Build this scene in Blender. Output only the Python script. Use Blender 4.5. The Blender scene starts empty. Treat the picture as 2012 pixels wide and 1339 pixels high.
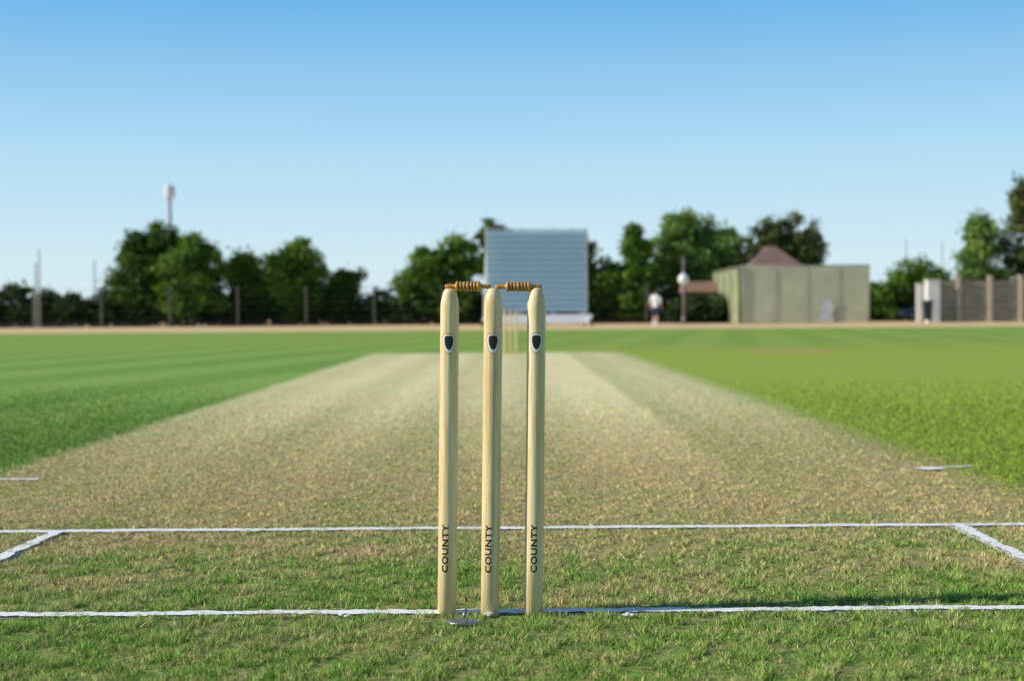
import bpy, bmesh, math, random
import numpy as np
from mathutils import Vector, Matrix, Euler
random.seed(7); rng=np.random.default_rng(7)
sc=bpy.context.scene
sc.view_settings.view_transform='Standard'; sc.view_settings.look='None'
sc.view_settings.exposure=0
COL=sc.collection
SUN_EL=math.radians(29); SHADOW_AZ=math.radians(6.6)   # shadows run +X, slightly +Y

# ------------------------------------------------------------ node helpers
def newmat(name):
    m=bpy.data.materials.new(name); m.use_nodes=True
    nt=m.node_tree; nt.nodes.clear()
    out=nt.nodes.new('ShaderNodeOutputMaterial')
    return m,nt,out
def setin(nt,s,v):
    if isinstance(v,bpy.types.NodeSocket): nt.links.new(v,s)
    elif v is not None: s.default_value=v
def M(nt,op,a,b=None,c=None,clamp=False):
    n=nt.nodes.new('ShaderNodeMath'); n.operation=op; n.use_clamp=clamp
    setin(nt,n.inputs[0],a); setin(nt,n.inputs[1],b); setin(nt,n.inputs[2],c)
    return n.outputs[0]
def SS(nt,x,lo,hi,a=0.0,b=1.0,mode='SMOOTHSTEP'):
    n=nt.nodes.new('ShaderNodeMapRange'); n.interpolation_type=mode
    setin(nt,n.inputs[0],x); setin(nt,n.inputs[1],lo); setin(nt,n.inputs[2],hi)
    setin(nt,n.inputs[3],a); setin(nt,n.inputs[4],b)
    return n.outputs[0]
def MIX(nt,f,a,b,mode='MIX'):
    n=nt.nodes.new('ShaderNodeMix'); n.data_type='RGBA'; n.blend_type=mode; n.clamp_factor=True
    setin(nt,n.inputs[0],f)
    for s,v in ((n.inputs[6],a),(n.inputs[7],b)):
        if isinstance(v,tuple) and len(v)==3: v=(*v,1)
        setin(nt,s,v)
    return n.outputs[2]
def NOISE(nt,vec,scale,detail=2.0,rough=.5):
    n=nt.nodes.new('ShaderNodeTexNoise'); setin(nt,n.inputs['Vector'],vec)
    n.inputs['Scale'].default_value=scale; n.inputs['Detail'].default_value=detail
    n.inputs['Roughness'].default_value=rough
    return n.outputs[0]
def MAP(nt,vec,scale=(1,1,1),rot=(0,0,0)):
    n=nt.nodes.new('ShaderNodeMapping'); setin(nt,n.inputs[0],vec)
    n.inputs['Scale'].default_value=scale; n.inputs['Rotation'].default_value=rot
    return n.outputs[0]
def RAMP(nt,f,stops,interp='LINEAR'):
    n=nt.nodes.new('ShaderNodeValToRGB'); setin(nt,n.inputs[0],f)
    cr=n.color_ramp; cr.interpolation=interp
    while len(cr.elements)<len(stops): cr.elements.new(.5)
    for e,(p,c) in zip(cr.elements,stops):
        e.position=p; e.color=(c,c,c,1) if not isinstance(c,tuple) else (*c,1)
    return n.outputs[0]
def PRINC(nt,out,col,rough=.6,spec=.5,metal=0.0,normal=None,coat=0.0):
    p=nt.nodes.new('ShaderNodeBsdfPrincipled')
    if isinstance(col,tuple): col=(*col[:3],1)
    setin(nt,p.inputs['Base Color'],col); setin(nt,p.inputs['Roughness'],rough)
    p.inputs['Specular IOR Level'].default_value=spec; p.inputs['Metallic'].default_value=metal
    p.inputs['Coat Weight'].default_value=coat
    if normal is not None: nt.links.new(normal,p.inputs['Normal'])
    nt.links.new(p.outputs[0],out.inputs[0]); return p
def BUMP(nt,h,strength,dist):
    b=nt.nodes.new('ShaderNodeBump'); b.inputs['Strength'].default_value=strength
    b.inputs['Distance'].default_value=dist; nt.links.new(h,b.inputs['Height']); return b.outputs[0]
def UPN(nt,wup,wn=1.0):
    g=nt.nodes.new('ShaderNodeNewGeometry').outputs['Normal']
    s=nt.nodes.new('ShaderNodeVectorMath'); s.operation='SCALE'; nt.links.new(g,s.inputs[0]); s.inputs['Scale'].default_value=wn
    a=nt.nodes.new('ShaderNodeVectorMath'); a.operation='ADD'; nt.links.new(s.outputs[0],a.inputs[0]); a.inputs[1].default_value=(0,0,wup)
    n=nt.nodes.new('ShaderNodeVectorMath'); n.operation='NORMALIZE'; nt.links.new(a.outputs[0],n.inputs[0]); return n.outputs[0]
def simple(name,col,rough=.6,var=.15,scale=4.0,spec=.5,metal=0.0,coat=0.0,bump=0.0):
    m,nt,out=newmat(name)
    tc=nt.nodes.new('ShaderNodeTexCoord').outputs['Object']
    n=NOISE(nt,tc,scale,4.0,.6)
    f=SS(nt,n,.3,.7,1-var,1+var,'LINEAR')
    c=MIX(nt,1.0,col,f,'MULTIPLY')
    nrm=BUMP(nt,n,bump,.01) if bump else None
    PRINC(nt,out,c,rough,spec,metal,nrm,coat); return m

# ------------------------------------------------------------ mesh helpers
def mkobj(name,bm_or_me,mats,parent=None,smooth=False):
    if isinstance(bm_or_me,bmesh.types.BMesh):
        me=bpy.data.meshes.new(name); bm_or_me.to_mesh(me); bm_or_me.free()
    else: me=bm_or_me
    for m in (mats if isinstance(mats,(list,tuple)) else [mats]): me.materials.append(m)
    o=bpy.data.objects.new(name,me); COL.objects.link(o)
    if parent: o.parent=parent
    if smooth:
        me.polygons.foreach_set('use_smooth',[True]*len(me.polygons))
    return o
def empty(name,loc=(0,0,0),rotz=0):
    e=bpy.data.objects.new(name,None); e.location=loc; e.rotation_euler=(0,0,rotz); COL.objects.link(e); return e
def box(bm,c,s,mi=0,rot=None):
    r=bmesh.ops.create_cube(bm,size=1.0)
    mt=Matrix.Translation(c)@(rot.to_4x4() if rot else Matrix.Identity(4))@Matrix.Diagonal((*s,1))
    bmesh.ops.transform(bm,matrix=mt,verts=r['verts'])
    for f in {f for v in r['verts'] for f in v.link_faces}: f.material_index=mi
    return r['verts']
def tube(bm,p0,p1,r0,r1,seg=10,mi=0,cap=True):
    p0=Vector(p0);p1=Vector(p1);d=(p1-p0)
    q=d.to_track_quat('Z','Y').to_matrix()
    A=[];B=[]
    for i in range(seg):
        a=2*math.pi*i/seg; v=Vector((math.cos(a),math.sin(a),0))
        A.append(bm.verts.new(p0+q@(v*r0))); B.append(bm.verts.new(p1+q@(v*r1)))
    for i in range(seg):
        f=bm.faces.new((A[i],A[(i+1)%seg],B[(i+1)%seg],B[i])); f.material_index=mi; f.smooth=True
    if cap:
        f=bm.faces.new(A[::-1]); f.material_index=mi; f=bm.faces.new(B); f.material_index=mi
def lathe(bm,prof,seg=40,M4=Matrix.Identity(4),mis=None):
    rings=[]
    for r,z in prof:
        if r<1e-6: rings.append([bm.verts.new(M4@Vector((0,0,z)))])
        else: rings.append([bm.verts.new(M4@Vector((r*math.cos(2*math.pi*i/seg),r*math.sin(2*math.pi*i/seg),z))) for i in range(seg)])
    for k in range(len(rings)-1):
        a,b=rings[k],rings[k+1]; mi=mis[k] if mis else 0
        for i in range(seg):
            j=(i+1)%seg
            if len(a)==1 and len(b)==1: continue
            if len(a)==1: f=bm.faces.new((a[0],b[j],b[i]))
            elif len(b)==1: f=bm.faces.new((a[i],a[j],b[0]))
            else: f=bm.faces.new((a[i],a[j],b[j],b[i]))
            f.material_index=mi; f.smooth=True

# ------------------------------------------------------------ turf colour (world-position based)
NEARY,FARY=3.075,23.19
def turf_color(nt):
    pos=nt.nodes.new('ShaderNodeNewGeometry').outputs['Position']
    sp=nt.nodes.new('ShaderNodeSeparateXYZ'); nt.links.new(pos,sp.inputs[0])
    x,y=sp.outputs[0],sp.outputs[1]
    p2=MAP(nt,pos,(1,1,0))
    lo=NOISE(nt,p2,.5,3); mid=NOISE(nt,p2,5.0,4,.6); hi=NOISE(nt,p2,38.0,4,.65); vh=NOISE(nt,p2,150.0,2,.6)
    clump=NOISE(nt,p2,17.0,3,.6)
    patch=NOISE(nt,MAP(nt,pos,(1.4,2.4,0)),1.0,4,.6)
    streak=NOISE(nt,MAP(nt,pos,(7,.35,0)),1.0,4,.6)
    # mown strip edges
    j=M(nt,'ADD',M(nt,'MULTIPLY',M(nt,'SUBTRACT',mid,.5),.22),M(nt,'MULTIPLY',M(nt,'SUBTRACT',hi,.5),.16))
    xj=M(nt,'ADD',x,j)
    le=M(nt,'ADD',M(nt,'MULTIPLY',y,-.014),-2.08)
    a=SS(nt,M(nt,'SUBTRACT',xj,le),-.05,.09)
    b=SS(nt,M(nt,'SUBTRACT',1.86,xj),-.10,.22)
    e=SS(nt,M(nt,'ADD',y,M(nt,'MULTIPLY',j,6.0)),24.7,23.9)
    e2=SS(nt,y,.2,1.6)
    pitch=M(nt,'MULTIPLY',M(nt,'MULTIPLY',a,b),M(nt,'MULTIPLY',e,e2))
    # dryness on the strip
    yn=M(nt,'ADD',y,M(nt,'MULTIPLY',M(nt,'SUBTRACT',mid,.5),2.6))
    yn=M(nt,'ADD',yn,M(nt,'MULTIPLY',M(nt,'SUBTRACT',patch,.5),2.6))
    dry=SS(nt,yn,2.7,5.0,.18,.88)
    band=RAMP(nt,SS(nt,M(nt,'ADD',x,M(nt,'MULTIPLY',M(nt,'SUBTRACT',mid,.5),.16)),-2.5,2.5,0,1,'LINEAR'),
        [(0,.60),(.12,.66),(.19,.95),(.26,.62),(.33,1.0),(.39,.60),(.47,.85),(.53,.60),(.59,1.0),(.67,1.0),(.685,.52),(.78,.66),(.86,.46),(1,.42)])
    bandamt=SS(nt,y,4.0,7.5)
    bb=M(nt,'MULTIPLY',M(nt,'SUBTRACT',band,.70),M(nt,'MULTIPLY',bandamt,.70))
    d=M(nt,'ADD',dry,bb)
    d=M(nt,'ADD',d,M(nt,'MULTIPLY',M(nt,'SUBTRACT',hi,.5),2.4))
    d=M(nt,'ADD',d,M(nt,'MULTIPLY',M(nt,'SUBTRACT',clump,.5),1.5))
    d=M(nt,'ADD',d,M(nt,'MULTIPLY',M(nt,'SUBTRACT',patch,.5),.9))
    d=M(nt,'ADD',d,M(nt,'MULTIPLY',M(nt,'SUBTRACT',streak,.5),.6),clamp=True)
    greenN=MIX(nt,mid,(.150,.315,.040),(.26,.40,.075))
    straw=MIX(nt,SS(nt,y,4.2,11),(.68,.54,.26),(.80,.73,.42))
    straw=MIX(nt,SS(nt,patch,.45,.7,0,.5),straw,(.62,.45,.24))
    straw=MIX(nt,SS(nt,vh,.38,.66,0,.5),straw,(.36,.28,.12))
    pc=MIX(nt,d,greenN,straw)
    br=M(nt,'ADD',1.0,M(nt,'MULTIPLY',M(nt,'SUBTRACT',band,.75),M(nt,'MULTIPLY',bandamt,.34)))
    pc=MIX(nt,1.0,pc,br,'MULTIPLY')
    # outfield, mower stripes running roughly down the ground
    w=nt.nodes.new('ShaderNodeTexWave'); w.wave_type='BANDS'; w.bands_direction='X'
    nt.links.new(MAP(nt,pos,(1,1,1),(0,0,math.radians(9))),w.inputs['Vector'])
    w.inputs['Scale'].default_value=.17; w.inputs['Distortion'].default_value=.5
    mow=SS(nt,w.outputs['Fac'],.3,.7,0,1)
    leftc=MIX(nt,mow,(.135,.290,.045),(.195,.360,.070))
    rightc=MIX(nt,lo,(.310,.400,.045),(.240,.370,.040))
    oc=MIX(nt,SS(nt,x,-1.5,1.5),leftc,rightc)
    farc=MIX(nt,mow,(.180,.320,.045),(.215,.355,.055))
    oc=MIX(nt,SS(nt,y,20,34),oc,farc)
    oc=MIX(nt,SS(nt,hi,.42,.75,0,.55),oc,(.44,.42,.12))
    oc=MIX(nt,SS(nt,patch,.48,.75,0,.35),oc,(.36,.36,.10))
    oc=MIX(nt,SS(nt,clump,.48,.75,0,.45),oc,(.08,.17,.020))
    # worn patch right
    dx=M(nt,'DIVIDE',M(nt,'SUBTRACT',x,4.7),1.0); dy=M(nt,'DIVIDE',M(nt,'SUBTRACT',y,24.3),1.1)
    rr=M(nt,'ADD',M(nt,'MULTIPLY',dx,dx),M(nt,'MULTIPLY',dy,dy))
    rr=M(nt,'ADD',rr,M(nt,'MULTIPLY',M(nt,'SUBTRACT',mid,.5),1.6))
    oc=MIX(nt,SS(nt,rr,1.4,.2,0,.6),oc,(.50,.28,.13))
    # dry boundary bank
    yb=M(nt,'ADD',y,M(nt,'MULTIPLY',M(nt,'SUBTRACT',mid,.5),4.0))
    oc=MIX(nt,SS(nt,yb,58,63,0,.92),oc,MIX(nt,mid,(.64,.42,.22),(.76,.57,.34)))
    c=MIX(nt,pitch,oc,pc)
    # tuft-scale variation of the sward colour
    nearf=SS(nt,y,16,4,0,1)
    tv=M(nt,'ADD',1.04,M(nt,'MULTIPLY',M(nt,'MULTIPLY',M(nt,'SUBTRACT',NOISE(nt,p2,62,3,.6),.5),3.4),nearf))
    c=MIX(nt,1.0,c,M(nt,'MAXIMUM',tv,.25),'MULTIPLY')
    # chalk dust on blades next to the lines
    def line(yc,x0,x1,hw=.022):
        dd=M(nt,'ABSOLUTE',M(nt,'SUBTRACT',y,yc))
        dd=M(nt,'ADD',dd,M(nt,'MULTIPLY',M(nt,'SUBTRACT',vh,.5),.02))
        l=SS(nt,dd,hw+.003,hw-.004)
        l=M(nt,'MULTIPLY',l,M(nt,'GREATER_THAN',x,x0)); return M(nt,'MULTIPLY',l,M(nt,'LESS_THAN',x,x1))
    def vline(xc,y0,y1,hw=.022):
        dd=M(nt,'ABSOLUTE',M(nt,'SUBTRACT',x,xc))
        dd=M(nt,'ADD',dd,M(nt,'MULTIPLY',M(nt,'SUBTRACT',vh,.5),.02))
        l=SS(nt,dd,hw+.003,hw-.004)
        l=M(nt,'MULTIPLY',l,M(nt,'GREATER_THAN',y,y0)); return M(nt,'MULTIPLY',l,M(nt,'LESS_THAN',y,y1))
    L=line(NEARY,-1.38,1.32)
    for q in (line(NEARY+1.205,-1.9,1.9),vline(-1.375,1.8,NEARY+1.2),vline(1.325,1.8,NEARY+1.2)):
        L=M(nt,'MAXIMUM',L,q)
    L=M(nt,'MULTIPLY',L,SS(nt,hi,.34,.50,.40,1))
    c=MIX(nt,L,c,(.80,.80,.77))
    return c,hi,vh,x,y

def mat_ground():
    m,nt,out=newmat('turf_ground')
    c,hi,vh,x,y=turf_color(nt)
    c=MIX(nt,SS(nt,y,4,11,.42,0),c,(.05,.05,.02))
    h=M(nt,'ADD',hi,M(nt,'MULTIPLY',vh,.5))
    PRINC(nt,out,c,.9,.1,normal=BUMP(nt,h,.5,.006)); return m
def mat_blade():
    m,nt,out=newmat('turf_blades')
    c,hi,vh,x,y=turf_color(nt)
    at=nt.nodes.new('ShaderNodeAttribute'); at.attribute_name='shade'
    f=SS(nt,at.outputs['Fac'],0,1,.4,1.9,'LINEAR')
    c=MIX(nt,1.0,c,f,'MULTIPLY')
    p=nt.nodes.new('ShaderNodeBsdfPrincipled'); nt.links.new(c,p.inputs['Base Color'])
    p.inputs['Roughness'].default_value=.7; p.inputs['Specular IOR Level'].default_value=.15
    nt.links.new(UPN(nt,1.1),p.inputs['Normal'])
    t=nt.nodes.new('ShaderNodeBsdfTranslucent'); nt.links.new(c,t.inputs[0])
    mx=nt.nodes.new('ShaderNodeMixShader'); mx.inputs[0].default_value=.20
    nt.links.new(p.outputs[0],mx.inputs[1]); nt.links.new(t.outputs[0],mx.inputs[2]); nt.links.new(mx.outputs[0],out.inputs[0])
    return m
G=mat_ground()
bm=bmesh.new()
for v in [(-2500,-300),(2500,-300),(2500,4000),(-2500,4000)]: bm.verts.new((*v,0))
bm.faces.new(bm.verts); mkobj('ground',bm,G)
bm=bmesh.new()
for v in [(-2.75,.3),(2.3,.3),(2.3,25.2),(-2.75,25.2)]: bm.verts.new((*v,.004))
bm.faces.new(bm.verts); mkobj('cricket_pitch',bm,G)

# ------------------------------------------------------------ grass blades
def pnoise(x,y,k,n=10,seed=1):
    r=np.random.default_rng(seed); s=np.zeros_like(x)
    for i in range(n):
        a=r.uniform(0,6.28); kk=k*r.uniform(.6,1.6); s+=np.sin(x*kk*np.cos(a)+y*kk*np.sin(a)+r.uniform(0,6.28))
    return s/np.sqrt(n/2)
N=1500000
u=rng.random(N); Y=2.1*np.exp(u*math.log(15/2.1)); X=(rng.random(N)*2-1)*(.45*Y+.35)
cl=pnoise(X,Y,60,12,3)+.7*pnoise(X,Y,150,12,5)
fade=np.clip((14-Y)/8,0,1)
keep=rng.random(N)<np.clip(.58+.40*cl,.04,1)*fade; X=X[keep];Y=Y[keep];cl=cl[keep];N=len(X)
onp=(X>-2.08-.014*Y)&(X<1.9)
near=np.clip((4.8-Y)/1.6,0,1)
ch=((np.abs(Y-NEARY)<.03)|(np.abs(Y-NEARY-1.205)<.03)|(((np.abs(X+1.375)<.03)|(np.abs(X-1.325)<.03))&(Y<NEARY+1.2)))&(np.abs(X)<1.95)
H=np.where(onp,.0045+.0042*near,.011)*(1+.40*np.clip(cl,-1.5,1.5))*rng.uniform(.5,1.4,N)
H=np.where(ch,np.minimum(H,.0035),H)
H=np.maximum(H,.002)
W=rng.uniform(.0008,.0018,N)*np.clip(Y/3.2,.9,3.0)
az=rng.random(N)*6.283; ln=rng.random(N)*6.283; la=np.abs(rng.normal(.4,.8,N))*H+rng.uniform(0,.005,N)
co=np.empty((N,3,3),np.float32)
co[:,0,0]=X-np.cos(az)*W; co[:,0,1]=Y-np.sin(az)*W; co[:,0,2]=.002
co[:,1,0]=X+np.cos(az)*W; co[:,1,1]=Y+np.sin(az)*W; co[:,1,2]=.002
co[:,2,0]=X+np.cos(ln)*la; co[:,2,1]=Y+np.sin(ln)*la; co[:,2,2]=np.where(onp,.0055,.002)+H
me=bpy.data.meshes.new('grass'); me.vertices.add(N*3); me.vertices.foreach_set('co',co.ravel())
me.loops.add(N*3); me.loops.foreach_set('vertex_index',np.arange(N*3,dtype=np.int32))
me.polygons.add(N); me.polygons.foreach_set('loop_start',np.arange(0,N*3,3,dtype=np.int32))
try: me.polygons.foreach_set('loop_total',np.full(N,3,np.int32))
except Exception: pass
at=me.attributes.new('shade','FLOAT','POINT')
sh=np.clip(rng.normal(.45,.27,N)+.06*cl,0,1); at.data.foreach_set('value',np.repeat(sh,3).astype(np.float32))
me.update(); mkobj('grass',me,mat_blade())

# ------------------------------------------------------------ crease lines
def mat_chalk():
    m,nt,out=newmat('white_line_paint')
    pos=nt.nodes.new('ShaderNodeNewGeometry').outputs['Position']
    n=NOISE(nt,pos,55,4,.7); n2=NOISE(nt,pos,9,3,.6)
    f=SS(nt,M(nt,'ADD',n,M(nt,'MULTIPLY',n2,.6)),.60,.78)
    c=MIX(nt,f,(.36,.40,.20),(.86,.86,.84))
    PRINC(nt,out,c,.9,.1,normal=BUMP(nt,n,.3,.004)); return m
CH=mat_chalk()
def crease(name,p0,p1,w,z=.0085,step=.012,jit=.006):
    p0=Vector(p0);p1=Vector(p1);d=p1-p0;L=d.length;d.normalize();n=Vector((-d.y,d.x))
    k=max(2,int(L/step)); bm=bmesh.new(); pr=None
    for i in range(k+1):
        wv=.0035*math.sin(i*.11)+.002*math.sin(i*.37)
        c=p0+d*(L*i/k)+n*wv
        a=c+n*(w/2+random.uniform(-jit,jit)); b=c-n*(w/2+random.uniform(-jit,jit))
        A=bm.verts.new((a.x,a.y,z)); B=bm.verts.new((b.x,b.y,z))
        if pr: bm.faces.new((pr[0],pr[1],B,A))
        pr=(A,B)
    return mkobj(name,bm,CH)
crease('bowling_crease',(-1.375,NEARY),(1.325,NEARY),.040)
crease('popping_crease',(-1.95,NEARY+1.205),(1.95,NEARY+1.205),.050)
crease('return_crease',(-1.375,1.6),(-1.375,NEARY+1.18),.036,z=.0125)
crease('return_crease',(1.325,1.6),(1.325,NEARY+1.18),.036,z=.0125)
crease('bowling_crease',(-1.375,FARY),(1.325,FARY),.045,step=.05)
crease('popping_crease',(-1.95,FARY-1.205),(1.95,FARY-1.205),.03,step=.05)
crease('pitch_marker',(-2.10,5.68),(-1.90,5.66),.05)
crease('pitch_marker',(1.66,5.82),(1.90,5.90),.035)
crease('pitch_marker',(1.645,5.77),(1.735,5.79),.09,z=.013)

# ------------------------------------------------------------ stumps & bails
def mat_wood(name,c1,c2,rough=.35,coat=.3,stretch=(90,90,3)):
    m,nt,out=newmat(name)
    tc=nt.nodes.new('ShaderNodeTexCoord').outputs['Object']
    oi=nt.nodes.new('ShaderNodeObjectInfo').outputs['Random']
    cmb=nt.nodes.new('ShaderNodeCombineXYZ'); nt.links.new(M(nt,'MULTIPLY',oi,7.0),cmb.inputs[0]); nt.links.new(M(nt,'MULTIPLY',oi,3.0),cmb.inputs[2])
    va=nt.nodes.new('ShaderNodeVectorMath'); va.operation='ADD'; nt.links.new(tc,va.inputs[0]); nt.links.new(cmb.outputs[0],va.inputs[1]); tc=va.outputs[0]
    g=NOISE(nt,MAP(nt,tc,stretch),1.0,4,.6); g2=NOISE(nt,MAP(nt,tc,(stretch[0]*4,stretch[1]*4,stretch[2]*4)),1.0,3,.6)
    f=M(nt,'ADD',M(nt,'MULTIPLY',g,.55),M(nt,'MULTIPLY',g2,.45))
    c=MIX(nt,SS(nt,f,.36,.60),c1,c2)
    ring=SS(nt,NOISE(nt,MAP(nt,tc,tuple(q*1.9 if q>20 else q*.4 for q in stretch)),1.0,2,.5),.56,.62,0,.30)
    c=MIX(nt,ring,c,(c1[0]*.62,c1[1]*.50,c1[2]*.35))
    s=NOISE(nt,MAP(nt,tc,(14,14,9)),1.0,3,.6)
    c=MIX(nt,SS(nt,s,.58,.80,0,.35),c,(c1[0]*.6,c1[1]*.52,c1[2]*.4))
    PRINC(nt,out,c,rough,.35,normal=BUMP(nt,g2,.4,.002),coat=coat); return m
WOOD=mat_wood('ash_wood',(.72,.51,.22),(.88,.73,.44),.45,.12)
BAILW=mat_wood('varnished_wood',(.46,.19,.02),(.64,.32,.05),.3,.5,(3,90,90))
DARKW=simple('dark_turned_wood',(.07,.03,.01),.5)
INK=simple('black_ink',(.012,.011,.010),.45)
WHT=simple('white_label',(.78,.77,.72),.4)
GOLD=simple('gold_label',(.50,.30,.06),.4)
R=.0200
def wrap_mesh(bm_dst,bm_src,th0,z0,off,mi):
    xs=[v.co.x for v in bm_src.verts]; lo,hi_=min(xs),max(xs); k=8
    for i in range(1,k):
        bmesh.ops.bisect_plane(bm_src,geom=bm_src.verts[:]+bm_src.edges[:]+bm_src.faces[:],plane_co=(lo+(hi_-lo)*i/k,0,0),plane_no=(1,0,0))
    mp={}
    for v in bm_src.verts:
        th=th0+v.co.x/R; rr=R+off
        mp[v]=bm_dst.verts.new((-rr*math.sin(th),-rr*math.cos(th),z0+v.co.y))
    for f in bm_src.faces:
        try:
            nf=bm_dst.faces.new([mp[v] for v in f.verts]); nf.material_index=mi
        except ValueError: pass
    bm_src.free()
def text_bm(s,length,height):
    cu=bpy.data.curves.new('t','FONT'); cu.body=s; cu.size=1; cu.space_character=1.1; cu.offset=.028; cu.resolution_u=3
    o=bpy.data.objects.new('t',cu); COL.objects.link(o); bpy.context.view_layer.update()
    dg=bpy.context.evaluated_depsgraph_get(); me=bpy.data.meshes.new_from_object(o.evaluated_get(dg))
    bm=bmesh.new(); bm.from_mesh(me)
    xs=[v.co.x for v in bm.verts]; ys=[v.co.y for v in bm.verts]
    x0,x1,y0,y1=min(xs),max(xs),min(ys),max(ys)
    for v in bm.verts:
        a=(v.co.x-x0)/(x1-x0)*length; b=((v.co.y-y0)/(y1-y0)-.5)*height
        v.co=Vector((b,a,0))
    bpy.data.objects.remove(o); bpy.data.curves.remove(cu); return bm
def shield_bm(w,h):
    bm=bmesh.new(); pts=[(-1,.62),(-.8,.95),(-.4,1),(.4,1),(.8,.95),(1,.62),(.97,.1),(.8,-.4),(.5,-.8),(.18,-1),(-.18,-1),(-.5,-.8),(-.8,-.4),(-.97,.1)]
    bm.faces.new([bm.verts.new((a*w,b*h,0)) for a,b in pts]); return bm
def stump(base,lean,th,detail=True):
    bm=bmesh.new()
    prof=[(0,-.08),(R,-.08),(R,.15),(R,.4),(R,.668),(R-.0004,.676),(R-.003,.692),(R-.0065,.7035),(R-.0105,.7085),(.0045,.7085),(.0035,.7065),(0,.7065)]
    lathe(bm,prof,48)
    if detail:
        wrap_mesh(bm,text_bm('COUNTY',.104,.0145),th[0],.098,.00025,1)
        wrap_mesh(bm,shield_bm(.0150,.0225),th[1],.590,.00025,3)
        wrap_mesh(bm,shield_bm(.0132,.0202),th[1],.590,.0005,2)
        wrap_mesh(bm,shield_bm(.0098,.0150),th[1],.592,.00075,1)
    o=mkobj('cricket_stump',bm,[WOOD,INK,WHT,GOLD])
    o.location=(base[0],base[1],0); o.rotation_euler=lean; return o
def bail(p0,p1,flip=1):
    p0=Vector(p0);p1=Vector(p1);L=(p1-p0).length
    a=L/2-.0265; b=L/2+.0265
    pr=[(0,.002),(.0042,.003),(.0048,.010),(.0044,a-.004),(.0050,a-.001),(.0085,a)]; mi=[0]*5
    n=7; z=a
    for i in range(n):
        w=(b-a)/n; big=.0108 if i in (0,3,6) else .0100
        pr+=[(big,z+w*.12),(big+.0004,z+w*.45),(big,z+w*.76)]; mi+=[0,0,0]
        if i<n-1: pr+=[(.0086,z+w*.86),(.0086,z+w)]; mi+=[1,1]
        z+=w
    pr+=[(.0085,b),(.0050,b+.001),(.0044,b+.004),(.0048,L-.010),(.0042,L-.003),(0,L-.002)]; mi+=[0]*6
    q=(p1-p0).to_track_quat('Z','Y').to_matrix().to_4x4()
    bm=bmesh.new(); lathe(bm,pr,28,Matrix.Identity(4),mi)
    o=mkobj('cricket_bail',bm,[BAILW,DARKW])
    o.matrix_world=Matrix.Translation(p0)@q; return o
LEAN=math.radians(1.02)
cx=(-.1485,-.0552,.0385)
ths=[(.22,.02),(.24,-.03),(.02,.0)]
for i,c in enumerate(cx):
    stump((c,3.06+(0.003,-.006,-.005)[i]),(0,LEAN*(1,1.05,.98)[i],0),ths[i])
tx=[c+.0126 for c in cx]
bail((tx[0]-.013,3.062,.7135),(tx[1]-.002,3.057,.7125)); bail((tx[1]+.001,3.052,.7115),(tx[2]+.013,3.057,.7110))
fx=(-.143,-.050,.043)
for c in fx: stump((c,23.17),(0,0,0),None,False)
bail((fx[0]-.008,23.17,.7135),(fx[1]-.001,23.17,.7135)); bail((fx[1]+.001,23.17,.7135),(fx[2]+.008,23.17,.7135))

# small things round the stump bases
STEEL=simple('dull_metal',(.30,.28,.36),.35,.3,60,metal=.8)
bm=bmesh.new(); lathe(bm,[(0,.012),(.036,.012),(.0375,.014),(.037,.0165),(.031,.0175),(.012,.019),(.010,.020),(0,.020)],32)
tube(bm,(-.004,.02,.017),(.002,.03,.036),.004,.003,8)
d=mkobj('metal_ground_plate',bm,STEEL); d.location=(-.106,2.955,-.004); d.scale=(1,.75,1)
PLW=simple('white_chalk',(.66,.68,.64),.8,.25,80)
def lump(x,y,s=1):
    bm=bmesh.new()
    for k in range(5):
        bmesh.ops.create_icosphere(bm,subdivisions=1,radius=.0055*s*random.uniform(.5,1.1),matrix=Matrix.Translation((random.uniform(-.011,.011)*s,random.uniform(-.012,.012),0))@Matrix.Diagonal((1.3,1.1,.6,1)))
    o=mkobj('chalk_lump',bm,PLW); o.location=(x,y,.012)
lump(-.365,3.02); lump(.242,3.015); lump(-.056,3.022,.9)
bm=bmesh.new(); bmesh.ops.create_icosphere(bm,subdivisions=2,radius=.007)
for v in bm.verts: v.co*=1+random.uniform(-.25,.25)
o=mkobj('dead_leaf',bm,simple('dead_leaf_brown',(.28,.10,.03),.8)); o.location=(-.222,3.14,.012); o.scale=(1.2,1,.6)

# ------------------------------------------------------------ foliage
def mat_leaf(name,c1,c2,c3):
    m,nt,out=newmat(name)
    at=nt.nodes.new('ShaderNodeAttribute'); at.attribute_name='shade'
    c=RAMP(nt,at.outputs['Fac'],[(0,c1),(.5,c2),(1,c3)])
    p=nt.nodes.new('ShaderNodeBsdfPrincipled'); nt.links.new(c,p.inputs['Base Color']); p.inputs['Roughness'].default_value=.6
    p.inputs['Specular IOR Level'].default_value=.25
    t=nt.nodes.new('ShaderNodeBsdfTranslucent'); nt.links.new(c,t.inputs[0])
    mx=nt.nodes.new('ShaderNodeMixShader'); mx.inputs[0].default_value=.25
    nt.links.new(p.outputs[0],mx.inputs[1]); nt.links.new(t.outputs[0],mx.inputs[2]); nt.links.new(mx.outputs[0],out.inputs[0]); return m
LDARK=mat_leaf('leaves_dark',(.012,.035,.006),(.065,.145,.014),(.17,.28,.028))
LMID=mat_leaf('leaves_mid',(.020,.060,.008),(.105,.215,.020),(.24,.38,.050))
LBRIGHT=mat_leaf('leaves_bright',(.035,.09,.014),(.17,.30,.055),(.32,.46,.12))
LOLIVE=mat_leaf('leaves_olive',(.025,.045,.010),(.11,.150,.034),(.24,.27,.08))
LHEDGE=mat_leaf('leaves_hedge',(.008,.022,.006),(.036,.072,.018),(.11,.16,.045))
BARK=simple('bark',(.09,.06,.04),.9,.4,6)
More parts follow.
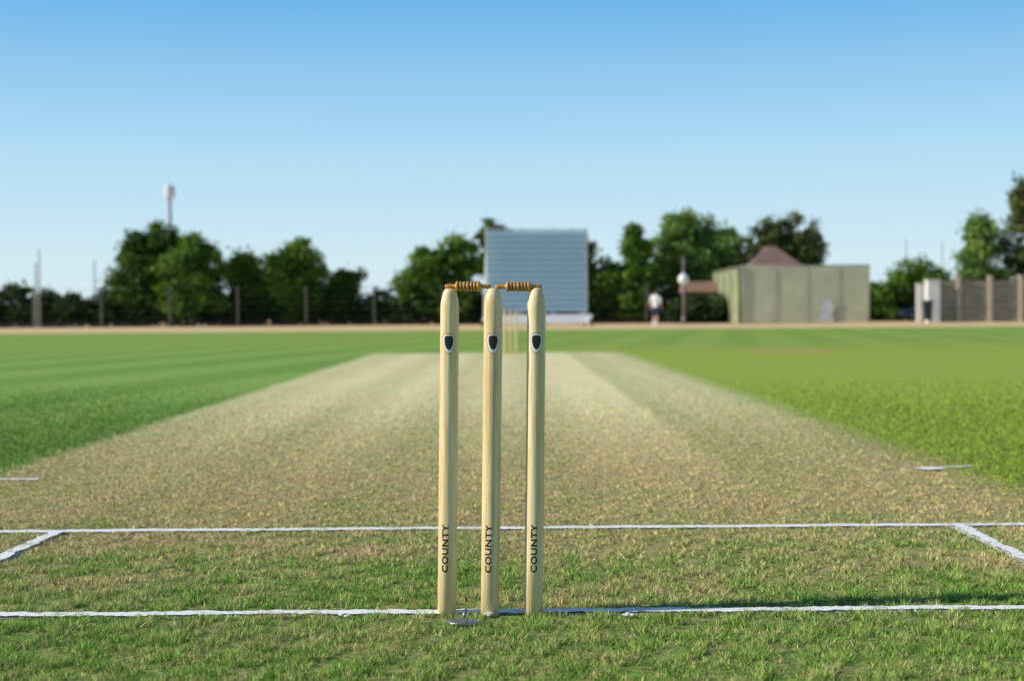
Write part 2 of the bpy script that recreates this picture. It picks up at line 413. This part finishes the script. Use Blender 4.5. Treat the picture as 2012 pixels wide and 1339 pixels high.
def foliage(name,loc,lobes,mat,nclump=60,leaves=85,size=.27,sigma=.27,limbs=True,seed=0,fill=.4,spread=.09):
    r=np.random.default_rng(seed+11); rr=random.Random(seed)
    P=[];S=[]
    vol=np.array([l[3]*l[5]+.3 for l in lobes]); vol=vol/vol.sum()
    tot=nclump*len(lobes)
    cl_c=[]
    for li,l in enumerate(lobes):
        k=max(6,int(tot*vol[li]))
        d=r.normal(size=(k,3)); d/=np.linalg.norm(d,axis=1)[:,None]
        f=1-np.abs(r.normal(0,spread,k)); isin=r.random(k)<fill; f[isin]*=r.uniform(.3,.85,isin.sum())
        f*=1+.08*np.sin(d[:,0]*5+seed)+.08*np.sin(d[:,2]*7+seed*2)
        c=np.array(l[:3])+d*np.array(l[3:6])*f[:,None]
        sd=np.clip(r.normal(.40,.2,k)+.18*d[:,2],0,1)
        for ci,si in zip(c,sd):
            if ci[2]<.15: ci[2]=.15+abs(r.normal(0,.2))
            cl_c.append(ci)
            kk=int(leaves*r.uniform(.6,1.4)); sg=sigma*r.uniform(.6,1.3)
            P.append(ci+r.normal(0,1,(kk,3))*np.array([sg,sg,sg*.75]))
            S.append(np.clip(si+r.normal(0,.13,kk),0,1))
    P=np.concatenate(P);S=np.concatenate(S);P[:,2]=np.maximum(P[:,2],.05);n=len(P)
    a=r.normal(size=(n,3)); a/=np.linalg.norm(a,axis=1)[:,None]
    b=np.cross(a,r.normal(size=(n,3))); b/=np.linalg.norm(b,axis=1)[:,None]
    sz=size*r.uniform(.5,1.2,n)[:,None]
    q=np.stack([P-a*sz*.6,P-b*sz*.36,P+a*sz*.6,P+b*sz*.36],1)
    bm=bmesh.new()
    if limbs:
        zt=max(l[2] for l in lobes)
        x0=np.mean([l[0] for l in lobes]); y0=np.mean([l[1] for l in lobes])
        tr=.10+.02*zt
        p=Vector((x0,y0,0)); top=Vector((x0+.1,y0,zt*.75))
        m1=p.lerp(top,.45)+Vector((rr.uniform(-.15,.15),0,0))
        tube(bm,p,m1,tr*1.25,tr*.85,9); tube(bm,m1,top,tr*.85,tr*.35,9)
        idx=list(range(len(cl_c))); rr.shuffle(idx)
        for i in idx[:16]:
            s=m1.lerp(top,rr.uniform(-.2,.95)); e=Vector(cl_c[i]); mm=s.lerp(e,.5)+Vector((0,0,.15))
            tube(bm,s,mm,tr*.35,tr*.22,6); tube(bm,mm,e,tr*.22,tr*.06,6)
    mt=bpy.data.meshes.new(name); bm.to_mesh(mt); bm.free()
    nv=len(mt.vertices); nf=len(mt.polygons)
    tv=np.empty(nv*3,np.float32); mt.vertices.foreach_get('co',tv)
    faces=[list(pp.vertices) for pp in mt.polygons]; bpy.data.meshes.remove(mt)
    allv=np.concatenate([tv.reshape(-1,3),q.reshape(-1,3)])
    me=bpy.data.meshes.new(name)
    fl=faces+(np.arange(n*4).reshape(-1,4)+nv).tolist()
    me.from_pydata(allv.tolist(),[],fl)
    mi=np.ones(len(fl),np.int32); mi[:nf]=0
    at=me.attributes.new('shade','FLOAT','POINT')
    at.data.foreach_set('value',np.concatenate([np.zeros(nv),np.repeat(S,4)]).astype(np.float32))
    o=mkobj(name,me,[BARK,mat]); me.polygons.foreach_set('material_index',mi); me.update()
    o.location=loc; return o
# lobes: (dx,dy,z, rx,ry,rz)
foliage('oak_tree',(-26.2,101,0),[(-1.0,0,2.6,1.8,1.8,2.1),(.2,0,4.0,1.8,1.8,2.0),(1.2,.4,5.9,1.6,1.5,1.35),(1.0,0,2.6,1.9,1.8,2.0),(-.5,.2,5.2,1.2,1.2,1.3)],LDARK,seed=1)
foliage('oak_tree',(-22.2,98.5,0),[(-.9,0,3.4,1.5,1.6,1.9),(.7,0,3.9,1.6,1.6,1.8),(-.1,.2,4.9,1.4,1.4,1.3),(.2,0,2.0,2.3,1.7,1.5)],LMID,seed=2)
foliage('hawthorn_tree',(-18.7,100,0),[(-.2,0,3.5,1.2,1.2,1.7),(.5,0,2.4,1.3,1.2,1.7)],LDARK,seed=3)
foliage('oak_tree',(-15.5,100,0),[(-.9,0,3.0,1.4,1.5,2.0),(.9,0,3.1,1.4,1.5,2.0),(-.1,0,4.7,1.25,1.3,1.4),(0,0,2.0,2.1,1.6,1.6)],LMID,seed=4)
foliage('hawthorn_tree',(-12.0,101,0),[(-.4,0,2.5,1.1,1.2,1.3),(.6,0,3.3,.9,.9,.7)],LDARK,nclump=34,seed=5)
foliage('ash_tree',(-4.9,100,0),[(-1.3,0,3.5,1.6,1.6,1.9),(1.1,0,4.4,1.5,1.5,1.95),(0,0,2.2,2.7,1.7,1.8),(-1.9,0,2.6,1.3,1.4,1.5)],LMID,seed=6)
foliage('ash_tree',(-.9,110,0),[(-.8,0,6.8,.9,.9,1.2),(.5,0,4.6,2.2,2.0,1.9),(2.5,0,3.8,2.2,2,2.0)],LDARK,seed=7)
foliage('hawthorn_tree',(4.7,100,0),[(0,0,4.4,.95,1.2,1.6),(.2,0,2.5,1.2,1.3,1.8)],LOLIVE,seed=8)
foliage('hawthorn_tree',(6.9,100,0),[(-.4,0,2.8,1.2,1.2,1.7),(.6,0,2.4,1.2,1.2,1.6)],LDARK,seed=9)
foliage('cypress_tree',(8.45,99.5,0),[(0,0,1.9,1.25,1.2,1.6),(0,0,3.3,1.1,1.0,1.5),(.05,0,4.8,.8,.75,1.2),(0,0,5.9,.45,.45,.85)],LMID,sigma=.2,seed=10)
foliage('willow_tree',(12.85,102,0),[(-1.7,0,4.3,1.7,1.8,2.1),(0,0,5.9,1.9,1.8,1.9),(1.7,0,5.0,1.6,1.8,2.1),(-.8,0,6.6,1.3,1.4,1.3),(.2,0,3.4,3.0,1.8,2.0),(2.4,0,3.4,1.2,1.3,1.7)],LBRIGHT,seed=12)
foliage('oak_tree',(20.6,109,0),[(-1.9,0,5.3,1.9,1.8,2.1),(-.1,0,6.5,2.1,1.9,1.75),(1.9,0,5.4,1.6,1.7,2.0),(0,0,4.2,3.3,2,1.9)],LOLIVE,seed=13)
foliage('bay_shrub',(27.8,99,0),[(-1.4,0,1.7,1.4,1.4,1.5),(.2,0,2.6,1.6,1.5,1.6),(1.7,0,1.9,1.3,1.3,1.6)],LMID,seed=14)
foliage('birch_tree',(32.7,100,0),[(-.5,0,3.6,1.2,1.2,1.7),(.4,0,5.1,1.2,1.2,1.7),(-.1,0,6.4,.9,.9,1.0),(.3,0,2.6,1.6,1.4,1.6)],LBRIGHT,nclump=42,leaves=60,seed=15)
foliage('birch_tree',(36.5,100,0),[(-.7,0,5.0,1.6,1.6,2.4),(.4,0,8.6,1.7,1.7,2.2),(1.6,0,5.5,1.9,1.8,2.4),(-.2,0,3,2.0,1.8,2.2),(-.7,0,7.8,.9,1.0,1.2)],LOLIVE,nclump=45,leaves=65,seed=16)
foliage('elder_bush',(12.6,93,0),[(-1.0,0,.7,1.2,.8,.8),(.3,0,.8,1.1,.8,.9)],LHEDGE,seed=17)
hl=[]; hx=-62; hr=random.Random(3)
while hx<60:
    h=hr.uniform(1.8,2.4)
    if hx<-33.5 and hx>-45: h+=.5
    hl.append((hx,hr.uniform(-.5,.5),h*.48,hr.uniform(1.0,1.5),1.0,h*.52)); hx+=hr.uniform(.9,1.3)
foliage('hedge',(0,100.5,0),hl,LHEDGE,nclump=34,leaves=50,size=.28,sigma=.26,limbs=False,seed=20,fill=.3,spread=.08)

# ------------------------------------------------------------ perimeter fence
GAL=simple('weathered_post',(.16,.14,.12),.8,.3)
WIRE=simple('fence_wire',(.10,.10,.10),.6)
bm=bmesh.new(); x=-60.0
while x<13: 
    box(bm,(x,96,1.35),(.11,.11,2.7),0); x+=4.6
for z in (.25,): tube(bm,(-60,95.9,z),(13,95.9,z),.02,.02,5,1)
z=.6
while z<2.7: tube(bm,(-60,95.9,z),(13,95.9,z),.006,.006,3,1,False); z+=.5
mkobj('wire_fence',bm,[GAL,WIRE])

# ------------------------------------------------------------ sight screen
SCR=simple('white_screen_blue_shade',(.52,.75,.88),.55,.05,1.5)  # white slats, with the blue of sky-lit shade tinted into the base colour
SCRD=simple('screen_backing',(.22,.36,.48),.6,.05,1.5)
SCR2=simple('white_base_paint',(.84,.84,.83),.6,.06,2)
TYRE=simple('rubber',(.03,.03,.03),.8)
ss_=empty('sight_screen',(1.36,80,0),math.radians(8))
bm=bmesh.new(); W2=2.78; n=14; z0,z1=.80,5.36; h=(z1-z0)/n
for i in range(n):
    box(bm,(0,-.02,z0+h*(i+.5)),(2*W2,.025,h*.78),0,Matrix.Rotation(math.radians(-6),3,'X'))
mkobj('slats',bm,SCR,ss_)
bm=bmesh.new(); box(bm,(0,.04,(z0+z1)/2),(2*W2-.02,.02,z1-z0)); mkobj('backing',bm,SCRD,ss_)
bm=bmesh.new()
for sx in (-W2-.06,-W2/3,W2/3,W2+.06): box(bm,(sx,.13,2.9),(.09,.12,5.05))
box(bm,(0,.13,5.46),(2*W2+.3,.10,.07)); box(bm,(0,.22,.6),(2*W2+.1,.08,.12))
for sx in (-W2-.06,W2+.06,0):
    tube(bm,(sx,.20,4.2),(sx,1.7,.45),.045,.045,8); tube(bm,(sx,.20,2.4),(sx,1.2,.45),.035,.035,8)
mkobj('frame',bm,SCR2,ss_)
bm=bmesh.new()
box(bm,(.05,-.30,.40),(2*W2+.5,.05,.56),0,Matrix.Rotation(math.radians(-28),3,'X'))
for sx in (-W2-.06,0,W2+.06): box(bm,(sx,.62,.36),(.14,2.5,.12))
mkobj('base',bm,SCR2,ss_)
bm=bmesh.new()
for sx in (-W2-.2,W2+.2):
    for sy in (-.55,1.6):
        lathe(bm,[(0,-.06),(.08,-.06),(.10,-.045),(.17,-.06),(.2,-.04),(.2,.04),(.17,.06),(.10,.045),(.08,.06),(0,.06)],20,Matrix.Translation((sx,sy,.2))@Matrix.Rotation(math.pi/2,4,'Y'))
mkobj('wheels',bm,TYRE,ss_)

# ------------------------------------------------------------ practice net
NETM=simple('shade_cloth',(.52,.53,.36),.9,.12,.8)
NETD=simple('green_netting',(.24,.27,.15),.9,.2,.8)
POST=simple('net_post',(.26,.26,.20),.6)
pn=empty('practice_net',(0,0,0))
bm=bmesh.new(); box(bm,(18.05,88,1.77),(7.8,.03,3.47)); mkobj('front_sheet',bm,NETM,pn)
bm=bmesh.new(); box(bm,(13.98,94,1.72),(.04,11.6,3.4)); 
mkobj('side_sheet',bm,NETD,pn)
bm=bmesh.new()
for x in (14.15,16.1,18.05,20.0,22.0): tube(bm,(x,88.12,0),(x,88.12,3.58),.05,.05,8)
for y in (91,94,97,100): tube(bm,(13.9,y,0),(13.9,y,3.58),.05,.05,8)
tube(bm,(14.1,88.02,3.56),(22.05,88.02,3.56),.045,.045,8); tube(bm,(14.08,88,3.54),(13.92,100,3.54),.04,.04,8)
tube(bm,(14.13,87.93,0),(14.13,87.93,3.56),.04,.04,8); tube(bm,(22.0,87.93,0),(22.0,87.93,3.56),.04,.04,8)
for x in (16.1,18.05,20.0): tube(bm,(x,87.95,0),(x,87.95,3.5),.015,.015,6)
mkobj('posts',bm,POST,pn)
bm=bmesh.new()
for i,(px,pz,sx,sz) in enumerate(((19.35,.65,.75,1.1),(19.42,1.4,.42,.4),(19.3,.2,.95,.25))):
    box(bm,(px,87.90-.02*i,pz),(sx,.015,sz))
mkobj('chalk_patch',bm,simple('faded_white',(.60,.62,.64),.9,.3,3),pn)

# ------------------------------------------------------------ house behind net
ROOF=simple('clay_tiles',(.21,.13,.105),.85,.25,5,bump=.3); BRK=simple('brick',(.30,.15,.10),.9,.2,8); GLS=simple('window_glass',(.05,.07,.09),.1); WF=simple('white_trim',(.75,.75,.73),.5)
hs=empty('brick_house',(18.2,101,0))
bm=bmesh.new(); box(bm,(0,0,1.9),(3.6,5,3.8)); mkobj('walls',bm,BRK,hs)
bm=bmesh.new()
v=[bm.verts.new(p) for p in ((-1.95,-2.8,3.82),(1.95,-2.8,3.82),(1.95,2.8,3.82),(-1.95,2.8,3.82),(-.25,-.9,5.35),(.25,-.9,5.35),(.25,.9,5.35),(-.25,.9,5.35))]
for f in ((0,1,5,4),(1,2,6,5),(2,3,7,6),(3,0,4,7),(4,5,6,7),(3,2,1,0)): bm.faces.new([v[i] for i in f])
mkobj('roof',bm,ROOF,hs)
bm=bmesh.new()
for x in (-1.0,1.0): box(bm,(x,-2.52,2.3),(1.0,.06,1.1),0); box(bm,(x,-2.56,2.3),(.9,.04,1.0),1); box(bm,(x,-2.59,2.3),(.05,.04,1.0),0)
box(bm,(0,-2.52,1.0),(.9,.06,2.0),0)
mkobj('windows_and_door',bm,[WF,GLS],hs)
sh_=empty('garden_shed',(12.7,97.5,0))
bm=bmesh.new(); box(bm,(0,0,1.05),(2.0,1.8,2.1)); mkobj('walls',bm,simple('shed_boards',(.06,.045,.035),.8),sh_)
bm=bmesh.new()
v=[bm.verts.new(p) for p in ((-1.2,-1.1,2.1),(1.2,-1.1,2.1),(1.2,1.1,2.1),(-1.2,1.1,2.1),(-1.2,0,2.85),(1.2,0,2.85))]
for f in ((0,1,5,4),(2,3,4,5),(1,2,5),(3,0,4),(3,2,1,0)): bm.faces.new([v[i] for i in f])
mkobj('roof',bm,simple('terracotta_roof',(.26,.15,.10),.85),sh_)
bm=bmesh.new(); box(bm,(0,-.93,.95),(.8,.04,1.8)); mkobj('door',bm,simple('door_brown',(.10,.07,.05)),sh_)

# ------------------------------------------------------------ wall at right
PAN=simple('concrete_panel',(.27,.24,.18),.9,.2,2,bump=.3); PIER=simple('pier_render',(.46,.39,.30),.9,.15,3); WR=simple('white_render',(.78,.77,.72),.8,.08,3)
bm=bmesh.new()
edges=[25.45,26.6,28.5,30.35,32.2,34.05,35.9,37.8]
for a,b in zip(edges[:-1],edges[1:]):
    for j in range(6): box(bm,((a+b)/2,85.1+.012*(j%2),.2+.415*j+.02),(b-a-.1,.08,.40),0)
for e in edges[1:]:
    box(bm,(e,85.05,1.36),(.24,.28,2.72),1); box(bm,(e,85.05,2.76),(.32,.36,.08),1)
mkobj('panel_wall',bm,[PAN,PIER])
bm=bmesh.new(); box(bm,(25.05,85,1.25),(.75,.5,2.5)); box(bm,(25.05,85,2.53),(.85,.6,.07)); box(bm,(24.5,85.6,1.15),(.5,.12,2.3)); box(bm,(24.5,85.6,2.33),(.55,.16,.06))
mkobj('gate_pillar',bm,WR)
bm=bmesh.new(); box(bm,(0,0,.55),(.48,.55,.85)); 
for v in bm.verts:
    if v.co.z<.3: v.co.x*=.8; v.co.y*=.8
box(bm,(0,-.02,1.02),(.54,.62,.07)); tube(bm,(-.22,.3,.98),(.22,.3,.98),.025,.025,8)
for s in (-.2,.2): tube(bm,(s-.03,.2,.1),(s+.03,.2,.1),.1,.1,14)
o=mkobj('wheelie_bin',bm,simple('dark_plastic',(.02,.025,.03),.5)); o.location=(24.45,84,0); o.scale=(1,1,1.25)

# parked car (mostly hidden beyond the bank)
car=empty('parked_car',(28.3,96.5,0))
bm=bmesh.new()
pr=[(-1.95,.35),(-2.0,.62),(-1.85,.82),(-1.1,.92),(-.55,1.36),(.55,1.42),(1.25,1.02),(1.85,.95),(1.98,.7),(1.95,.35)]
A=[bm.verts.new((x,-.82+(.12 if z>1.1 else 0),z)) for x,z in pr]; B=[bm.verts.new((x,.82-(.12 if z>1.1 else 0),z)) for x,z in pr]
bm.faces.new(A); bm.faces.new(B[::-1])
for i in range(len(pr)): j=(i+1)%len(pr); bm.faces.new((A[j],A[i],B[i],B[j]))
mkobj('body',bm,simple('navy_paint',(.02,.03,.07),.25,coat=.6),car)
bm=bmesh.new()
box(bm,(-.35,-.79,1.13),(.7,.02,.30)); box(bm,(.42,-.79,1.13),(.7,.02,.30)); mkobj('windows',bm,GLS,car)
bm=bmesh.new()
for x in (-1.25,1.25):
    for y in (-.78,.78): lathe(bm,[(0,-.1),(.2,-.1),(.31,-.09),(.31,.09),(.2,.1),(0,.1)],20,Matrix.Translation((x,y,.31))@Matrix.Rotation(math.pi/2,4,'X'))
mkobj('wheels',bm,TYRE,car)

# ------------------------------------------------------------ poles and masts
PG=simple('pole_grey',(.30,.31,.32),.6); PD=simple('pole_dark',(.20,.19,.18),.7)
def pole(name,x,y,h,r,mat,arm=None):
    bm=bmesh.new(); tube(bm,(0,0,0),(0,0,h),r*1.3,r*.8,10); tube(bm,(0,0,0),(0,0,.12),r*2,r*2,10)
    lathe(bm,[(r*.8,h),(r*.6,h+r),(0,h+r*1.2)],10)
    if arm: box(bm,(0,0,h-.35),(arm,.08,.08))
    o=mkobj(name,bm,mat); o.location=(x,y,0)
pole('net_pole',-32.3,97,5.3,.06,PG); pole('net_pole',-32.75,97.6,4.4,.07,PG)
pole('telegraph_pole',-35.3,120,5.5,.07,PG)
pole('telegraph_pole',35.9,130,7.2,.06,PG); pole('telegraph_pole',39.2,130,7.0,.06,PG)
ms=empty('telecom_mast',(-31.3,130,0))
bm=bmesh.new(); tube(bm,(0,0,0),(0,0,11.6),.28,.17,12)
for z in (3,6,9): lathe(bm,[(.25,z-.05),(.32,z-.05),(.32,z+.05),(.25,z+.05)],12)
mkobj('pole',bm,simple('mast_steel',(.36,.40,.45),.5),ms)
bm=bmesh.new()
lathe(bm,[(0,11.45),(.30,11.45),(.36,11.55),(.42,11.75),(.43,12.45),(.36,12.65),(.1,12.72),(.06,13.0),(0,13.0)],18)
for a in range(3):
    t=a*2.094+.3; box(bm,(.46*math.cos(t),.46*math.sin(t),12.1),(.1,.22,.95),0,Matrix.Rotation(t,3,'Z'))
mkobj('antenna_head',bm,simple('white_antenna',(.80,.80,.80),.4,.05),ms)
lp=empty('lamp_post',(10.3,86,0))
bm=bmesh.new(); tube(bm,(0,0,0),(0,0,4.1),.09,.05,10); tube(bm,(0,0,0),(0,0,.5),.13,.11,10); tube(bm,(0,0,2.2),(-.02,-.3,2.42),.035,.035,8); box(bm,(0,0,3.75),(.5,.05,.05))
mkobj('post',bm,PD,lp)
bm=bmesh.new(); lathe(bm,[(0,-.33),(.12,-.33),(.16,-.28),(.27,-.18),(.33,0),(.29,.15),(.2,.27),(.08,.33),(.07,.38),(0,.4)],20,Matrix.Translation((-.05,-.35,2.72)))
mkobj('globe',bm,simple('opal_glass',(.80,.80,.80),.3,.03),lp)

# ------------------------------------------------------------ person (cricketer standing in the outfield)
SKIN=simple('skin',(.52,.30,.20),.55,.05); SHIRT=simple('white_shirt',(.80,.80,.80),.8,.04); SHORT=simple('navy_shorts',(.02,.03,.07),.8); SOCK=simple('white_socks',(.78,.78,.76),.8); HAIR=simple('brown_hair',(.05,.03,.02),.7)
def skin(verts,edges,lvl=2,root=0):
    me=bpy.data.meshes.new('s'); me.from_pydata([v[0] for v in verts],edges,[])
    o=bpy.data.objects.new('s',me); COL.objects.link(o)
    o.modifiers.new('k','SKIN')
    if not me.skin_vertices:
        bpy.context.view_layer.objects.active=o; bpy.ops.mesh.customdata_skin_add()
    for i,v in enumerate(verts):
        s=me.skin_vertices[0].data[i]; s.radius=(v[1],v[1]) if not isinstance(v[1],tuple) else v[1]; s.use_root=(i==root)
    sb=o.modifiers.new('u','SUBSURF'); sb.levels=lvl
    bpy.context.view_layer.update(); dg=bpy.context.evaluated_depsgraph_get()
    m2=bpy.data.meshes.new_from_object(o.evaluated_get(dg)); bpy.data.objects.remove(o); return m2
try:
    pe=empty('person',(6.5,65,0),math.radians(150))
    V=[((0,0,.98),(.15,.11)),((0,0,1.12),(.135,.10)),((0,0,1.30),(.165,.115)),((0,0,1.42),(.14,.095)),((0,0,1.50),.058),((0,-.015,1.56),.062),((0,-.02,1.64),(.078,.092)),((0,-.01,1.73),(.068,.08)),
       ((.18,0,1.42),.062),((.235,.01,1.28),.052),((.265,.02,1.12),.043),((.275,-.06,.90),.030),((.275,-.085,.84),(.040,.022)),
       ((-.18,0,1.42),.062),((-.235,0,1.28),.052),((-.26,.0,1.12),.043),((-.25,-.10,.92),.030),((-.25,-.125,.86),(.040,.022)),
       ((.10,0,.88),.10),((.11,-.06,.50),.064),((.11,-.05,.36),.060),((.11,.0,.10),.040),((.115,-.05,.045),.042),((.12,-.17,.035),.038),
       ((-.10,0,.88),.10),((-.11,.05,.50),.064),((-.11,.10,.36),.060),((-.11,.16,.11),.040),((-.115,.11,.045),.042),((-.12,-.0,.035),.038)]
    E=[(0,1),(1,2),(2,3),(3,4),(4,5),(5,6),(6,7),(3,8),(8,9),(9,10),(10,11),(11,12),(3,13),(13,14),(14,15),(15,16),(16,17),(0,18),(18,19),(19,20),(20,21),(21,22),(22,23),(0,24),(24,25),(25,26),(26,27),(27,28),(28,29)]
    m2=skin(V,E,2)
    body=mkobj('body',m2,[SKIN,SHIRT,SHORT,SOCK,HAIR],pe,True)
    for p in m2.polygons:
        c=p.center; z=c.z
        if z>1.5: p.material_index=4 if (z>1.70 or (c.y>.02 and z>1.60)) else 0
        elif abs(c.x)>.20: p.material_index=1 if z>1.16 else 0
        elif z>.97: p.material_index=1
        elif z>.56: p.material_index=2
        elif z>.34: p.material_index=0
        else: p.material_index=3
    for sx,(hx,hy,hz) in ((1,(.275,-.09,.83)),(-1,(-.25,-.13,.85))):
        for fi in range(4):
            yo=hy+(-.028+.019*fi); L=(.070,.082,.078,.060)[fi]
            m3=skin([((hx,yo,hz),.010),((hx-.004*sx,yo-.006,hz-L*.45),.009),((hx-.014*sx,yo-.010,hz-L*.8),.008),((hx-.024*sx,yo-.010,hz-L),.007)],[(0,1),(1,2),(2,3)],1)
            mkobj('finger_%d'%fi,m3,SKIN,pe,True)
        m3=skin([((hx,hy-.025,hz+.03),.012),((hx-.01*sx,hy-.052,hz-.005),.010),((hx-.015*sx,hy-.058,hz-.035),.008)],[(0,1),(1,2)],1)
        mkobj('thumb',m3,SKIN,pe,True)
    bm=bmesh.new()
    tube(bm,(0,-.10,1.665),(0,-.128,1.635),.008,.014,8)
    for s in (-1,1): bmesh.ops.create_uvsphere(bm,u_segments=8,v_segments=6,radius=.018,matrix=Matrix.Translation((s*.082,0,1.645))@Matrix.Diagonal((.5,1,1.5,1)))
    mkobj('nose_and_ears',bm,SKIN,pe,True)
    bm=bmesh.new()
    for s in (-1,1): bmesh.ops.create_uvsphere(bm,u_segments=8,v_segments=6,radius=.010,matrix=Matrix.Translation((s*.032,-.100,1.665)))
    box(bm,(0,-.108,1.60),(.045,.008,.008))
    mkobj('eyes_and_mouth',bm,HAIR,pe)
except Exception as ex:
    print('PERSON ERR',ex)

# ------------------------------------------------------------ sky, sun, camera
w=bpy.data.worlds.new('World'); sc.world=w; w.use_nodes=True; nt=w.node_tree
bg=nt.nodes['Background']; SK=.12
sky=nt.nodes.new('ShaderNodeTexSky'); sky.sky_type='NISHITA'; sky.sun_disc=False
sky.sun_elevation=SUN_EL; sky.sun_rotation=math.radians(270)-SHADOW_AZ
sky.air_density=1.0; sky.dust_density=.2; sky.ozone_density=3
tc=nt.nodes.new('ShaderNodeTexCoord').outputs['Generated']
sp=nt.nodes.new('ShaderNodeSeparateXYZ'); nt.links.new(tc,sp.inputs[0]); z=sp.outputs[2]
# clear summer-day gradient near the horizon, Nishita overhead
g=RAMP(nt,SS(nt,z,0,.5,0,1,'LINEAR'),[(0,(.70,.85,.90)),(.08,(.64,.83,.92)),(.23,(.44,.73,.93)),(.43,(.15,.47,.84)),(.7,(.09,.28,.62)),(1,(.06,.18,.45))])
g=MIX(nt,1.0,g,(1/SK,1/SK,1/SK),'MULTIPLY')
f=SS(nt,z,.30,.75,.92,.0)
c=MIX(nt,f,sky.outputs[0],g)
nt.links.new(c,bg.inputs['Color']); bg.inputs['Strength'].default_value=SK
sl=bpy.data.lights.new('sun','SUN'); sl.energy=5.0; sl.angle=math.radians(.53); sl.color=(1,.93,.80)
so=bpy.data.objects.new('sun',sl); COL.objects.link(so)
sd=Vector((math.cos(SHADOW_AZ)*math.cos(SUN_EL),math.sin(SHADOW_AZ)*math.cos(SUN_EL),-math.sin(SUN_EL)))
so.rotation_euler=sd.to_track_quat('-Z','Y').to_euler()
cam=bpy.data.cameras.new('camera'); cam.lens=50; cam.sensor_width=36; cam.clip_end=6000; cam.clip_start=.05
cam.dof.use_dof=True; cam.dof.focus_distance=3.1; cam.dof.aperture_fstop=4.0
co_=bpy.data.objects.new('camera',cam); COL.objects.link(co_)
mt=Matrix.Rotation(math.radians(.06),4,'Z')@Matrix.Rotation(math.radians(90-1.035),4,'X')@Matrix.Rotation(math.radians(-.43),4,'Z')
co_.matrix_world=Matrix.Translation((0,0,.651))@mt
sc.camera=co_
